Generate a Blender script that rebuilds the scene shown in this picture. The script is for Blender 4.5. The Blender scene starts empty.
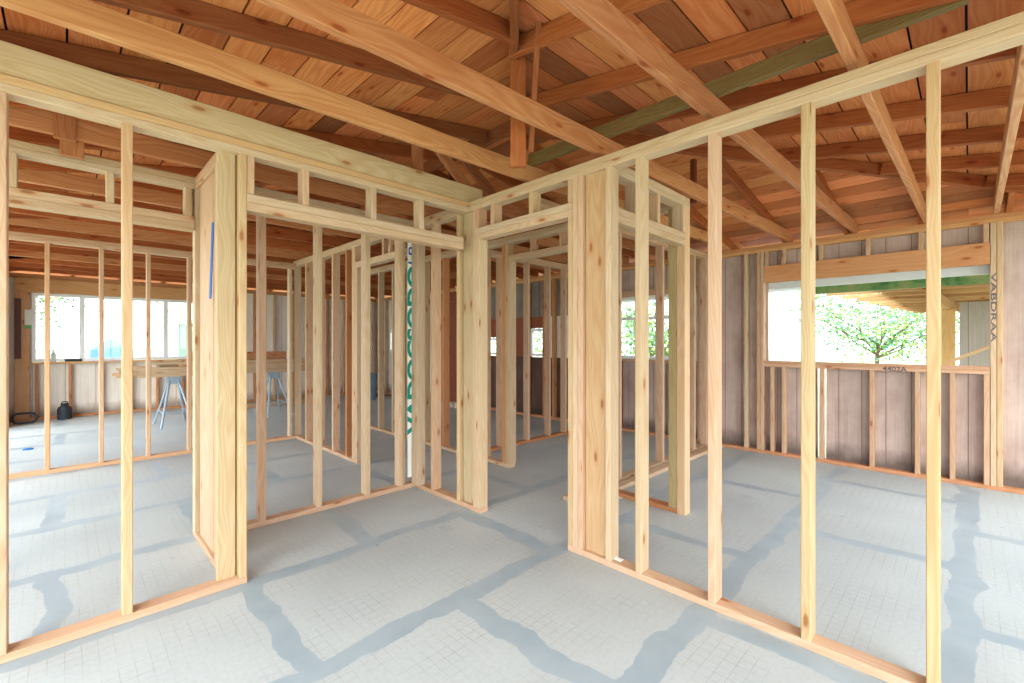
import bpy, math, random
from mathutils import Vector, Matrix
random.seed(7)
S = bpy.context.scene
COL = S.collection

# ------------------------------------------------------------------ camera, sky, light, exposure
cd = bpy.data.cameras.new('camera'); cam = bpy.data.objects.new('camera', cd); COL.objects.link(cam)
cd.sensor_width = 36.0; cd.lens = 36.0 * 452.0 / 1024.0; cd.clip_start = 0.02; cd.clip_end = 500
cam.location = (0, 0, 1.34)
cam.rotation_euler = (math.radians(90), 0, math.radians(-44.7))
S.camera = cam
S.view_settings.view_transform = 'Standard'
S.view_settings.look = 'None'
S.view_settings.gamma = 1.0
S.view_settings.use_curve_mapping = False
S.view_settings.exposure = 1.12
world = bpy.data.worlds.new('sky'); S.world = world; world.use_nodes = True
bgn = world.node_tree.nodes['Background']
bgn.inputs[0].default_value = (0.81, 0.92, 1.0, 1); bgn.inputs[1].default_value = 2.25
sl = bpy.data.lights.new('sun', 'SUN'); sl.energy = 1.2; sl.angle = math.radians(40); sl.color = (1.0, 0.97, 0.92)
sun = bpy.data.objects.new('sun', sl); COL.objects.link(sun)
sun.rotation_euler = Vector((0.62, 0.60, -0.50)).to_track_quat('-Z', 'Y').to_euler()


# ------------------------------------------------------------------ materials
def srgb(r, g, b):
    f = lambda c: (c / 255 / 12.92) if c / 255 <= .04045 else ((c / 255 + .055) / 1.055) ** 2.4
    return (f(r), f(g), f(b), 1)

class NT:
    def __init__(s, name, rough=0.7):
        s.m = bpy.data.materials.new(name); s.m.use_nodes = True
        s.t = s.m.node_tree; s.b = s.t.nodes['Principled BSDF']
        s.b.inputs['Roughness'].default_value = rough
        s.b.inputs['Specular IOR Level'].default_value = 0.25
    def n(s, typ, **kw):
        x = s.t.nodes.new(typ)
        for k, v in kw.items(): setattr(x, k, v)
        return x
    def put(s, node, key, v):
        if hasattr(v, 'is_output') or isinstance(v, bpy.types.NodeSocket): s.t.links.new(v, node.inputs[key])
        else: node.inputs[key].default_value = v
    def math(s, op, a, b=0.0, c=None, clamp=False):
        x = s.n('ShaderNodeMath', operation=op); x.use_clamp = clamp
        s.put(x, 0, a); s.put(x, 1, b)
        if c is not None: s.put(x, 2, c)
        return x.outputs[0]
    def vmul(s, v, k):
        x = s.n('ShaderNodeVectorMath', operation='MULTIPLY'); s.put(x, 0, v); s.put(x, 1, k); return x.outputs[0]
    def vadd(s, v, k):
        x = s.n('ShaderNodeVectorMath', operation='ADD'); s.put(x, 0, v); s.put(x, 1, k); return x.outputs[0]
    def noise(s, vec, scale, detail=2.0, rough=.5):
        x = s.n('ShaderNodeTexNoise'); s.put(x, 'Vector', vec); x.inputs['Scale'].default_value = scale
        x.inputs['Detail'].default_value = detail; x.inputs['Roughness'].default_value = rough
        return x.outputs['Fac']
    def ramp(s, f, stops):
        x = s.n('ShaderNodeValToRGB'); s.put(x, 0, f); e = x.color_ramp.elements
        while len(e) < len(stops): e.new(.5)
        for i, (p, c) in enumerate(stops): e[i].position = p; e[i].color = c
        return x.outputs[0]
    def mix(s, f, a, b, mode='MIX'):
        x = s.n('ShaderNodeMix', data_type='RGBA', blend_type=mode); s.put(x, 0, f); s.put(x, 6, a); s.put(x, 7, b)
        return x.outputs[2]
    def mapr(s, v, a, b, c=0., d=1.):
        x = s.n('ShaderNodeMapRange'); s.put(x, 0, v)
        for i, q in enumerate((a, b, c, d)): x.inputs[i + 1].default_value = q
        return x.outputs[0]
    def bump(s, h, strength, dist=.002):
        x = s.n('ShaderNodeBump'); x.inputs['Strength'].default_value = strength; x.inputs['Distance'].default_value = dist
        s.put(x, 'Height', h); s.t.links.new(x.outputs[0], s.b.inputs['Normal'])
    def color(s, c): s.put(s.b, 'Base Color', c)

def wood(name, dark, contrast=.5, knots=True, tint='object', rough=.65, stain=0.0):
    k = NT(name, rough)
    uv = k.n('ShaderNodeUVMap').outputs[0]
    kn = k.n('ShaderNodeTexVoronoi', voronoi_dimensions='2D')
    k.put(kn, 'Vector', k.vmul(uv, (2.3, 6.5, 1))); kn.inputs['Scale'].default_value = 1
    kd = kn.outputs['Distance']
    bend = k.math('MULTIPLY', k.mapr(kd, 0, .45, 1, 0), .035)
    cmb = k.n('ShaderNodeCombineXYZ'); k.put(cmb, 1, bend)
    uv2 = k.vadd(uv, cmb.outputs[0])
    warp = k.noise(k.vmul(uv2, (.55, 8, 1)), 1.0, 1)
    rings = k.math('FRACT', k.math('MULTIPLY', warp, 16.0))
    rings = k.mapr(k.math('ABSOLUTE', k.math('SUBTRACT', rings, .5)), 0, .5, 0, 1)
    fine = k.noise(k.vmul(uv2, (3, 160, 1)), 1.0, 3)
    broad = k.noise(k.vmul(uv, (1.3, 5, 1)), 1.0, 2)
    g = k.math('ADD', k.math('MULTIPLY', rings, .55), k.math('MULTIPLY', fine, .7))
    g = k.math('MULTIPLY', k.mapr(g, .25, .95, 0, 1), contrast)
    if tint == 'object': base = k.n('ShaderNodeObjectInfo').outputs['Color']
    else: base = k.n('ShaderNodeAttribute', attribute_name='tint').outputs['Color']
    c = k.mix(g, base, dark, 'MULTIPLY')
    c = k.mix(k.mapr(broad, .35, .75, 0, .35), c, dark, 'MULTIPLY')
    if knots:
        rnd = k.n('ShaderNodeSeparateColor'); k.put(rnd, 0, kn.outputs['Color'])
        on = k.math('GREATER_THAN', rnd.outputs[0], .55)
        kk = k.math('MULTIPLY', k.mapr(kd, .045, .085, 1, 0), on)
        halo = k.math('MULTIPLY', k.mapr(kd, .05, .2, .45, 0), on)
        c = k.mix(halo, c, (.86, .52, .28, 1), 'MULTIPLY')
        c = k.mix(k.math('MULTIPLY', kk, .7), c, (.50, .26, .12, 1), 'MULTIPLY')
    if stain:
        st = k.noise(k.vmul(uv, (2.2, 8, 1)), 1.0, 4, .7)
        c = k.mix(k.mapr(st, .62, .78, 0, stain), c, (.12, .10, .08, 1), 'MIX')
    k.color(c); k.bump(g, .15)
    return k.m

M = {}
M['pine'] = wood('new_pine', (.80, .67, .53, 1), .66)
M['old'] = wood('old_fir', (.70, .48, .34, 1), .7, stain=.2)
M['deckwood'] = wood('roof_boards', (.74, .50, .36, 1), .75, tint='attr', stain=.25)

def siding(name, c1, c2, groove, pitch=.2, grime=None):
    k = NT(name, .85)
    uv = k.n('ShaderNodeUVMap').outputs[0]            # u along the wall, v up
    sep = k.n('ShaderNodeSeparateXYZ'); k.put(sep, 0, uv)
    fr = k.math('FRACT', k.math('DIVIDE', sep.outputs[0], pitch))
    ln = k.math('LESS_THAN', fr, .035)
    gr = k.noise(k.vmul(uv, (60, 1.2, 1)), 1.0, 4, .6)
    bl = k.noise(k.vmul(uv, (2.2, 1.3, 1)), 1.6, 4, .6)
    c = k.mix(k.mapr(bl, .35, .68, 0, 1), c1, c2)
    c = k.mix(k.mapr(gr, .3, .8, 0, .45), c, (.55, .45, .4, 1), 'MULTIPLY')
    if grime is not None:
        gm = k.math('MULTIPLY', k.mapr(k.math('ADD', sep.outputs[1], k.math('MULTIPLY', bl, -.25)), -.05, .12, 1, 0), .75)
        c = k.mix(gm, c, grime)
    c = k.mix(k.math('MULTIPLY', ln, .8), c, groove)
    k.color(c); k.bump(k.math('SUBTRACT', k.math('MULTIPLY', gr, .3), ln), .5, .004)
    return k.m
M['siding_brown'] = siding('brown_plywood_siding', srgb(204, 184, 174), srgb(178, 156, 146), srgb(110, 88, 78), .2, (.06, .05, .04, 1))
M['siding_white'] = siding('pale_plywood_siding', srgb(246, 242, 234), srgb(236, 228, 212), srgb(180, 170, 155), .4, (.22, .17, .12, 1))
M['siding_dark'] = siding('dark_plywood_siding', srgb(112, 88, 76), srgb(88, 66, 56), srgb(50, 38, 32), .4, (.05, .04, .03, 1))
M['siding_grey'] = siding('grey_plywood_siding', srgb(150, 142, 134), srgb(128, 118, 110), srgb(80, 72, 66), .6)
M['siding_out'] = siding('grey_painted_siding', srgb(176, 166, 158), srgb(166, 156, 148), srgb(120, 110, 104), .3)

def plain(name, c, rough=.6, metal=0., var=.12, scale=8):
    k = NT(name, rough); k.b.inputs['Metallic'].default_value = metal
    tc = k.n('ShaderNodeTexCoord').outputs['Object']
    n = k.noise(tc, scale, 4)
    k.color(k.mix(k.mapr(n, .3, .7, 0, var), c, (.35, .32, .3, 1), 'MULTIPLY'))
    return k.m
M['vinyl'] = plain('white_vinyl', srgb(238, 240, 240), .35, 0, .04)
M['black'] = plain('black_plastic', srgb(45, 50, 58), .4)
M['blue_tape'] = plain('blue_tape', srgb(25, 105, 185), .6)
M['blue_bin'] = plain('blue_grey_plastic', srgb(120, 150, 170), .45)
M['steel'] = plain('galvanised_steel', srgb(170, 190, 205), .35, .35)
M['label'] = plain('white_paper', srgb(232, 236, 228), .6, 0, .03)
M['green_ink'] = plain('green_ink', srgb(0, 140, 120), .6, 0, .05)
M['blue_ink'] = plain('blue_ink', srgb(30, 90, 180), .6, 0, .05)
M['black_ink'] = plain('black_ink', srgb(104, 98, 104), .8, 0, .3, 60)
M['green_label'] = plain('green_print', srgb(120, 190, 110), .6)
M['dark_brown'] = plain('dark_brown_metal', srgb(95, 62, 55), .5)
M['red_brown'] = plain('red_brown_panel', srgb(150, 85, 60), .7)
M['clear'] = plain('clear_plastic', srgb(200, 210, 210), .15)
M['white'] = plain('white_paint', srgb(205, 210, 210), .6, 0, .06)
M['tarp'] = plain('blue_tarp', srgb(95, 140, 215), .5)
M['shed'] = plain('pale_green_shed', srgb(112, 138, 126), .7)
M['bark'] = plain('bark', srgb(120, 100, 85), .9, 0, .5, 20)
M['green_beam'] = None
k = NT('mossy_painted_beam', .5)
tc = k.n('ShaderNodeTexCoord').outputs['Object']
k.color(k.ramp(k.noise(tc, 5, 5, .7), [(.35, srgb(48, 78, 40)), (.5, srgb(84, 116, 62)), (.6, srgb(110, 120, 70)), (.75, srgb(150, 120, 80))]))
M['green_beam'] = k.m
k = NT('leaf_green', .5)
oi = k.n('ShaderNodeAttribute', attribute_name='tint').outputs['Color']
k.color(oi); k.b.inputs['Transmission Weight'].default_value = 0
M['leaf'] = k.m
k = NT('pale_ground', .95)
tc = k.n('ShaderNodeTexCoord').outputs['Object']
k.color(k.ramp(k.noise(tc, .6, 5, .6), [(.3, srgb(225, 222, 205)), (.55, srgb(205, 205, 170)), (.75, srgb(160, 175, 120))]))
M['ground'] = k.m
k = NT('window_glass', .02)
gl = k.n('ShaderNodeBsdfGlass'); gl.inputs['IOR'].default_value = 1.0; gl.inputs['Roughness'].default_value = 0
tr = k.n('ShaderNodeBsdfTransparent'); gs = k.n('ShaderNodeBsdfGlossy'); gs.inputs['Roughness'].default_value = .02
mx = k.n('ShaderNodeMixShader'); mx.inputs[0].default_value = .05
k.t.links.new(tr.outputs[0], mx.inputs[1]); k.t.links.new(gs.outputs[0], mx.inputs[2])
k.t.links.new(mx.outputs[0], k.t.nodes['Material Output'].inputs[0])
M['glass'] = k.m

# concrete slab: pale patches scored with a fine grid, bands of smooth grey-blue patching compound between
k = NT('patched_concrete', .5); k.b.inputs['Specular IOR Level'].default_value = .35
P = k.n('ShaderNodeTexCoord').outputs['Object']
nz = k.n('ShaderNodeTexNoise'); k.put(nz, 'Vector', P); nz.inputs['Scale'].default_value = 2.6; nz.inputs['Detail'].default_value = 4; nz.inputs['Roughness'].default_value = .5
off = k.vmul(k.vadd(nz.outputs['Color'], (-.5, -.5, -.5)), (.20, .20, 0))
br = k.n('ShaderNodeTexBrick'); br.offset = .5; br.offset_frequency = 2; br.squash = 1
k.put(br, 'Vector', k.vadd(k.vadd(P, off), (-1.47, -.02, 0)))
for a_, b_ in (('Scale', 1), ('Mortar Size', .062), ('Mortar Smooth', .25), ('Brick Width', 1.52), ('Row Height', .925)): br.inputs[a_].default_value = b_
band = k.mapr(br.outputs['Fac'], .25, .45, 0, 1)
big = k.noise(P, .9, 3)
extra = k.mapr(k.noise(P, 1.7, 4, .6), .64, .68, 0, .6)
band = k.math('MAXIMUM', band, extra)
g2 = k.n('ShaderNodeTexBrick'); g2.offset = 0; k.put(g2, 'Vector', k.vadd(P, k.vmul(off, (.03, .03, 0))))
for a_, b_ in (('Scale', 1), ('Mortar Size', .0016), ('Mortar Smooth', .1), ('Brick Width', .052), ('Row Height', .052)): g2.inputs[a_].default_value = b_
gridm = k.math('MULTIPLY', g2.outputs['Fac'], k.mapr(k.noise(P, 3.5, 3), 0.40, .66, .03, .42))
pit = k.noise(P, 45, 3, .7)
patch = k.mix(k.mapr(big, .35, .65, 0, 1), srgb(190, 198, 197), srgb(176, 184, 185))
patch = k.mix(k.mapr(pit, .35, .7, 0, .12), patch, srgb(150, 140, 130), 'MULTIPLY')
patch = k.mix(gridm, patch, srgb(140, 122, 106))
smooth = k.mix(k.mapr(k.noise(P, 4, 3), .3, .7, 0, 1), srgb(150, 166, 174), srgb(164, 178, 184))
c = k.mix(band, patch, smooth)
spots = k.mapr(k.noise(P, 14, 2, .5), .74, .78, 0, .5)
c = k.mix(spots, c, srgb(120, 116, 112))
k.color(c)
k.put(k.b, 'Roughness', k.mapr(band, 0, 1, .62, .36))
k.bump(k.math('ADD', k.math('MULTIPLY', pit, .1), k.math('MULTIPLY', gridm, -.6)), .2, .002)
M['concrete'] = k.m

# tints (object colours)
NEW = [srgb(208, 186, 158), srgb(202, 178, 148), srgb(210, 184, 154), srgb(204, 184, 158), srgb(208, 178, 146)]
GREENISH = [srgb(208, 186, 156), srgb(202, 180, 148), srgb(210, 188, 158)]
YELLOW = [srgb(206, 180, 140), srgb(200, 174, 136)]
PINK = [srgb(208, 176, 148), srgb(202, 168, 138)]
TIE = [srgb(196, 140, 96), srgb(188, 132, 90), srgb(202, 146, 102)]
OLD = [srgb(176, 106, 60), srgb(162, 94, 52), srgb(182, 112, 64)]
DARK = [srgb(140, 86, 50), srgb(148, 92, 56)]


# ------------------------------------------------------------------ helpers
def tag(o, label=None, cat=None, group=None, kind=None):
    if label: o['label'] = label
    if cat: o['category'] = cat
    if group: o['group'] = group
    if kind: o['kind'] = kind
    return o

def empty(name, loc, **kw):
    o = bpy.data.objects.new(name, None); COL.objects.link(o); o.location = loc; o.empty_display_size = .1
    tag(o, **kw); return o

def mesh_obj(name, verts, faces, mat, parent=None, uvs=None, loc=None, color=None, tints=None, smooth=False):
    me = bpy.data.meshes.new(name)
    org = Vector(loc) if loc is not None else (Vector(parent.location) if parent else Vector((0, 0, 0)))
    base = org
    me.from_pydata([tuple(Vector(v) - base) for v in verts], [], faces)
    if uvs:
        ul = me.uv_layers.new(name='UVMap')
        ul.data.foreach_set('uv', [x for f in uvs for uvp in f for x in uvp])
    if tints:
        ca = me.color_attributes.new('tint', 'FLOAT_COLOR', 'CORNER')
        ca.data.foreach_set('color', [x for f, t in zip(faces, tints) for _ in f for x in t])
    if smooth:
        me.polygons.foreach_set('use_smooth', [True] * len(me.polygons))
    me.materials.append(mat); me.update()
    o = bpy.data.objects.new(name, me); COL.objects.link(o)
    if parent:
        root = parent; acc = Vector((0, 0, 0))
        o.parent = parent
        wp = Vector((0, 0, 0)); q = parent
        while q: wp += Vector(q.location); q = q.parent
        o.location = base - wp
    else: o.location = base
    if color: o.color = color
    return o

def wpos(o):
    w = Vector((0, 0, 0))
    while o: w += Vector(o.location); o = o.parent
    return w

def board_geo(a, b, w, h, up, ch=.0035):
    """a 2x lumber stick from a to b; w across, h along 'up'; eight-sided section with eased edges"""
    a = Vector(a); b = Vector(b); d = (b - a); L = d.length; d.normalize()
    u = Vector(up); u = (u - d * u.dot(d)).normalized(); s = d.cross(u).normalized()
    x, y = w / 2, h / 2; c = ch
    prof = [(-x + c, -y), (x - c, -y), (x, -y + c), (x, y - c), (x - c, y), (-x + c, y), (-x, y - c), (-x, -y + c)]
    ro = random.random() * 40; rv = random.random() * 40
    V = [a + s * p + u * q for p, q in prof] + [b + s * p + u * q for p, q in prof]
    F = []; U = []
    per = [0]
    for i in range(8):
        p, q = prof[i], prof[(i + 1) % 8]; per.append(per[-1] + math.hypot(p[0] - q[0], p[1] - q[1]))
    for i in range(8):
        j = (i + 1) % 8
        F.append((i, j, 8 + j, 8 + i)); U.append([(ro, rv + per[i]), (ro, rv + per[i + 1]), (ro + L, rv + per[i + 1]), (ro + L, rv + per[i])])
    F.append(tuple(reversed(range(8)))); U.append([(ro + prof[i][0], rv + prof[i][1]) for i in reversed(range(8))])
    F.append(tuple(range(8, 16))); U.append([(ro + prof[i][0] * .4, rv + prof[i][1]) for i in range(8)])
    # make normals point outwards
    return V, F, U

def lumber(name, a, b, w, h, up, color, parent=None, mat='pine', **kw):
    V, F, U = board_geo(a, b, w, h, up)
    F = [tuple(reversed(f)) for f in F]; U = [list(reversed(u)) for u in U]
    o = mesh_obj(name, V, F, M[mat], parent, U, loc=Vector(a), color=random.choice(color) if isinstance(color, list) else color)
    tag(o, **kw); return o

T = .038; D_ = .089
ZB, ZT = 2.378, 2.454      # underside / top of the doubled top plate

class Frame:
    """a stud wall. axis 'X' runs along X at y in [c, c+.089]; axis 'Y' runs along Y at x in [c, c+.089]"""
    def __init__(s, loc, axis, c, label, cat='stud wall', kind=None, name='stud_wall', group=None):
        s.root = empty(name, loc, label=label, cat=cat, kind=kind, group=group); s.ax = axis; s.c = c
    def P(s, t, dep, z): return (t, s.c + dep, z) if s.ax == 'X' else (s.c + dep, t, z)
    def upv(s): return (0, 1, 0) if s.ax == 'X' else (1, 0, 0)
    def v(s, t0, t1=None, z0=T, z1=ZB, name='stud', col=NEW, d0=0, d1=D_, label=None):
        if t1 is None: t1 = t0 + T
        return lumber(name, s.P((t0 + t1) / 2, (d0 + d1) / 2, z0), s.P((t0 + t1) / 2, (d0 + d1) / 2, z1), abs(t1 - t0), d1 - d0, s.upv(), col, s.root, label=label)
    def h(s, t0, t1, z0, z1, name='plate', col=NEW, d0=0, d1=D_, label=None, mat='pine'):
        return lumber(name, s.P(t0, (d0 + d1) / 2, (z0 + z1) / 2), s.P(t1, (d0 + d1) / 2, (z0 + z1) / 2), d1 - d0, z1 - z0, (0, 0, 1), col, s.root, mat=mat, label=label)
    def bottom(s, t0, t1, **k): return s.h(t0, t1, 0, T - .0005, 'bottom_plate', k.get('col', PINK))
    def top(s, t0, t1, zb=ZB, col=NEW, col2=None, over=(0, 0)):
        s.h(t0, t1, zb, zb + T - .0005, 'top_plate', col); s.h(t0 + over[0], t1 + over[1], zb + T, zb + 2 * T, 'top_plate', col2 or col)
    def header(s, t0, t1, z0=2.07, z1=2.165, col=NEW):
        m = (z0 + z1) / 2
        s.h(t0, t1, z0, m - .0005, 'header', col); s.h(t0, t1, m, z1, 'header', col)

# ------------------------------------------------------------------ setting
def box_verts(x0, x1, y0, y1, z0, z1):
    V = [(x0, y0, z0), (x1, y0, z0), (x1, y1, z0), (x0, y1, z0), (x0, y0, z1), (x1, y0, z1), (x1, y1, z1), (x0, y1, z1)]
    F = [(3, 2, 1, 0), (4, 5, 6, 7), (0, 1, 5, 4), (1, 2, 6, 5), (2, 3, 7, 6), (3, 0, 4, 7)]
    return V, F
def boxes(name, lst, mat, parent=None, **kw):
    V = []; F = []; U = []
    for b in lst:
        v, f = box_verts(*b); n = len(V); V += v
        for q in f:
            F.append(tuple(i + n for i in q))
            pts = [v[i] for i in q]
            xs = {p[0] for p in pts}; ys = {p[1] for p in pts}
            if len(xs) == 1: U.append([(p[1], p[2]) for p in pts])
            elif len(ys) == 1: U.append([(p[0], p[2]) for p in pts])
            else: U.append([(p[0], p[1]) for p in pts])
    c = Vector((sum(v[0] for v in V) / len(V), sum(v[1] for v in V) / len(V), min(v[2] for v in V)))
    o = mesh_obj(name, V, F, mat, parent, U, loc=c); tag(o, **kw); return o

fl = boxes('floor', [(-1.0, 6.3, -1.6, 11.6, -.12, 0)], M['concrete'], kind='structure', label='patched concrete slab with grey-blue bands and a fine scored grid')
# keep texture space in world metres
fl.data.transform(Matrix.Translation(fl.location)); fl.location = (0, 0, 0)
gr = boxes('ground', [(-60, 80, -60, 90, -.5, -.13)], M['ground'], kind='structure', label='pale sunlit ground around the house')
gr.data.transform(Matrix.Translation(gr.location)); gr.location = (0, 0, 0)

# roof deck in four sloping planes (hip roof)
SL = .175; EX0, EX1, EY0, EY1 = -.69, 5.94, -.69, 11.2; ZE = 2.49; RD = .095; RX = (EX0 + EX1) / 2
RY0 = EY0 + (RX - EX0); RY1 = EY1 - (RX - EX0)
def zrb(x, y): return ZE + SL * min(x - EX0, EX1 - x, y - EY0, EY1 - y)   # underside of rafters
ceil = empty('ceiling', (0, 0, ZE), kind='structure', label='roof deck of old red-brown boards over the rafters')
def deck(run, name):
    """run: 'L','W' boards along Y ; 'R','B' boards along X"""
    V = []; F = []; U = []; TN = []
    OV = .6; w = .186; gap = .009
    pal = [srgb(216, 150, 98), srgb(206, 136, 86), srgb(224, 158, 102), srgb(194, 124, 78), srgb(228, 166, 110), srgb(210, 140, 92), srgb(160, 108, 74), srgb(218, 146, 102)]
    t = -OV
    half = RX - EX0
    while t < half - .001:
        t1 = min(t + w - gap, half)
        def span(tt):
            if run in 'LW': return (EY0 + tt, EY1 - tt)
            return (EX0 + tt, EX1 - tt)
        s0, e0 = span(t); s1, e1 = span(t1)
        # split the course into lengths
        cuts = [None]; q = s1 + random.uniform(.6, 3)
        while q < e1 - .5: cuts.append(q); q += random.uniform(1.2, 4.2)
        cuts.append(None)
        for i in range(len(cuts) - 1):
            a0, a1 = (s0, s1) if cuts[i] is None else (cuts[i] + .002, cuts[i] + .002)
            b0, b1 = (e0, e1) if cuts[i + 1] is None else (cuts[i + 1] - .001, cuts[i + 1] - .001)
            zz0 = ZE + SL * t + RD + .003; zz1 = ZE + SL * t1 + RD + .003
            def pt(tt, s, z):
                return {'L': (EX0 + tt, s, z), 'W': (EX1 - tt, s, z), 'R': (s, EY0 + tt, z), 'B': (s, EY1 - tt, z)}[run]
            n = len(V)
            V += [pt(t, a0, zz0), pt(t1, a1, zz1), pt(t1, b1, zz1), pt(t, b0, zz0)]
            V += [pt(t, a0, zz0 + .02), pt(t1, a1, zz1 + .02), pt(t1, b1, zz1 + .02), pt(t, b0, zz0 + .02)]
            ru, rv = random.random() * 50, random.random() * 50
            uvp = [(a0 + ru, rv), (a1 + ru, rv + w), (b1 + ru, rv + w), (b0 + ru, rv)] * 2
            tn = random.choice(pal); lum = random.uniform(.85, 1.22); tn = (tn[0] * lum, tn[1] * lum * .94, tn[2] * lum * .84) + (1,)
            for f in [(0, 1, 2, 3), (7, 6, 5, 4), (0, 4, 5, 1), (1, 5, 6, 2), (2, 6, 7, 3), (3, 7, 4, 0)]:
                F.append(tuple(n + i for i in f)); U.append([uvp[i] for i in f]); TN.append(tn)
        t += w
    o = mesh_obj('roof_boards', V, F, M['deckwood'], ceil, U, loc=(RX, 5, ZE), tints=TN)
    # covering above the boards so no sky shows through the gaps
    return o
for r in 'LWRB': deck(r, r)
V = [(EX0 - .65, EY0 - .65, 0), (EX1 + .65, EY0 - .65, 0), (EX1 + .65, EY1 + .65, 0), (EX0 - .65, EY1 + .65, 0), (RX, RY0, 0), (RX, RY1, 0)]
V = [(x, y, (ZE + SL * min(x - EX0, EX1 - x, y - EY0, EY1 - y) + RD + .03)) for x, y, _ in V]
n6 = len(V); V += [(x, y, z + .02) for x, y, z in V]
F = [(0, 1, 4), (1, 2, 5, 4), (2, 3, 5), (3, 0, 4, 5)]
F = [tuple(reversed(f)) for f in F] + [tuple(i + 6 for i in f) for f in F]
F += [(0, 1, 7, 6), (1, 2, 8, 7), (2, 3, 9, 8), (3, 0, 6, 9)]
mesh_obj('roof_covering', V, F, plain('black_roofing_felt', srgb(40, 36, 34), .9), ceil, loc=(RX, 5, ZE))

# rafters, hips, ridge
def rafter(a, b, label, group, col=OLD, w=.04, name='roof_rafter'):
    za, zb = zrb(*a) + RD / 2, zrb(*b) + RD / 2
    return lumber(name, (a[0], a[1], za), (b[0], b[1], zb), w, RD, (0, 0, 1), col, None, 'old', label=label, cat='rafter', group=group)
i = 0
for y in [1.09, 1.70, 2.32, 2.94] + [2.94 + .61 * k for k in range(1, 13)]:
    xe = min(RX - .02, y, (EY1 - (y)) + EX0)
    if xe < 0: continue
    nm = {1.09: 'stained brown rafter rising toward the camera-side hip, topmost left in the photo', 1.70: 'brown rafter ending at the hanging post near the top centre',
          2.32: 'dark-stained long rafter above the front joist at upper left', 2.94: 'dark brown rafter directly above the long loose board on the left wall'}.get(y)
    rafter((EX0 - .5, y - .02), (xe - .03, y - .02), nm or 'brown rafter of the left roof slope beyond the left stud wall', None if nm else 'far rafters of the left roof slope', DARK if y in (2.32, 2.94) else OLD)
for j, x in enumerate([.6, 1.19, 1.79, 2.38, 2.97, 3.56, 4.16, 4.75, 5.35]):
    ye = min(x, 5.25 - x)
    nm = {2: 'brown rafter right of the hanging post, topmost in the photo', 3: 'long brown rafter above the mossy green beam', 4: 'brown rafter just behind the mossy green beam',
          5: 'brown rafter seen above the right top plate, highest of those over the right room', 6: 'brown rafter in the middle of those over the right room',
          7: 'lower brown rafter over the right room, just above the hip', 8: 'short brown rafter by the far right roof corner', 0: 'brown rafter above the camera near the corner', 1: 'brown rafter over the camera, second from the corner'}[j]
    rafter((x - .02, EY0 - .5), (x - .02, ye), nm, None, OLD)
for y in [-.25, .33, .92, 1.50, 2.10] + [2.72 + .61 * k for k in range(0, 13)]:
    xe = max(RX + .02, 5.25 - y, EX1 - (EY1 - y))
    if xe > 5.7: continue
    nm = {-.25: 'short jack rafter at the far right roof corner', .33: 'jack rafter above the right window, nearest its right end', .92: 'jack rafter above the middle of the right window', 1.50: 'jack rafter above the left end of the right window', 2.10: 'jack rafter left of the right window, over the closet frame'}.get(y)
    rafter((EX1 + .5, y), (xe + .03, y), nm or 'brown rafter of the right-hand slope above the rear rooms', None if nm else 'far rafters of the right roof slope', OLD)
for k_ in range(9):
    x = .1 + .65 * k_
    ye = EY1 - min(x - EX0, EX1 - x) + .04
    rafter((x, EY1 + .4), (x, ye), 'brown rafter above the rear window wall', 'rafters of the rear roof slope', OLD)
rafter((EX0 - .3, EY0 - .3), (RX - .05, RY0 - .05), 'hip rafter running from over the camera to the roof peak', None, DARK, .045, 'hip_rafter')
rafter((EX1 + .3, EY0 - .3), (RX + .08, RY0 - .03), 'long brown hip rafter crossing behind the right wall studs', None, OLD, .045, 'hip_rafter')
rafter((EX0 - .3, EY1 + .3), (RX - .05, RY1 + .05), 'hip rafter at the rear left corner', None, OLD, .045, 'hip_rafter')
rafter((EX1 + .3, EY1 + .3), (RX + .05, RY1 + .05), 'hip rafter at the rear right corner', None, OLD, .045, 'hip_rafter')
lumber('ridge_board', (RX, RY0, zrb(RX, RY0) + .06), (RX, RY1, zrb(RX, RY1) + .06), .036, .15, (0, 0, 1), DARK, None, 'old', label='dark ridge board along the roof peak', cat='ridge board')

# ceiling joists (ties) bearing on the right wall
def tie(y0, y1, label, group=None, col=TIE, x0=-.75, x1=5.98):
    return lumber('ceiling_joist', (x0, y0, ZE + .058), (x1, y1, ZE + .058), .04, .115, (0, 0, 1), col, None, 'old', label=label, cat='ceiling joist', group=group)
tie(2.34, 2.11, 'honey-brown ceiling joist just in front of the left top plate, leftmost of the large joists', col=srgb(206, 156, 106))
tie(1.725, 1.45, 'brown ceiling joist passing in front of the hanging post')
tie(1.01, .85, 'brown ceiling joist right of the hanging post, crossing the right top plate', col=srgb(186, 130, 92))
tie(.39, .29, 'light brown ceiling joist crossing the right top plate near the second stud')
tie(-.155, -.175, 'rough pale ceiling joist at the far right of the photo', col=srgb(212, 168, 130))
for k_ in range(14):
    tie(2.975 + .605 * k_, 2.975 + .605 * k_, 'brown ceiling joist over the rear rooms', 'ceiling joists beyond the left stud wall', TIE + OLD)
lumber('purlin_beam', (2.402, 2.24, 2.651), (2.400, .0, 2.651), .036, .086, (0, 0, 1), srgb(128, 112, 70), None, 'old', label='mossy green-brown beam lying across the ceiling joists', cat='beam')

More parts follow.
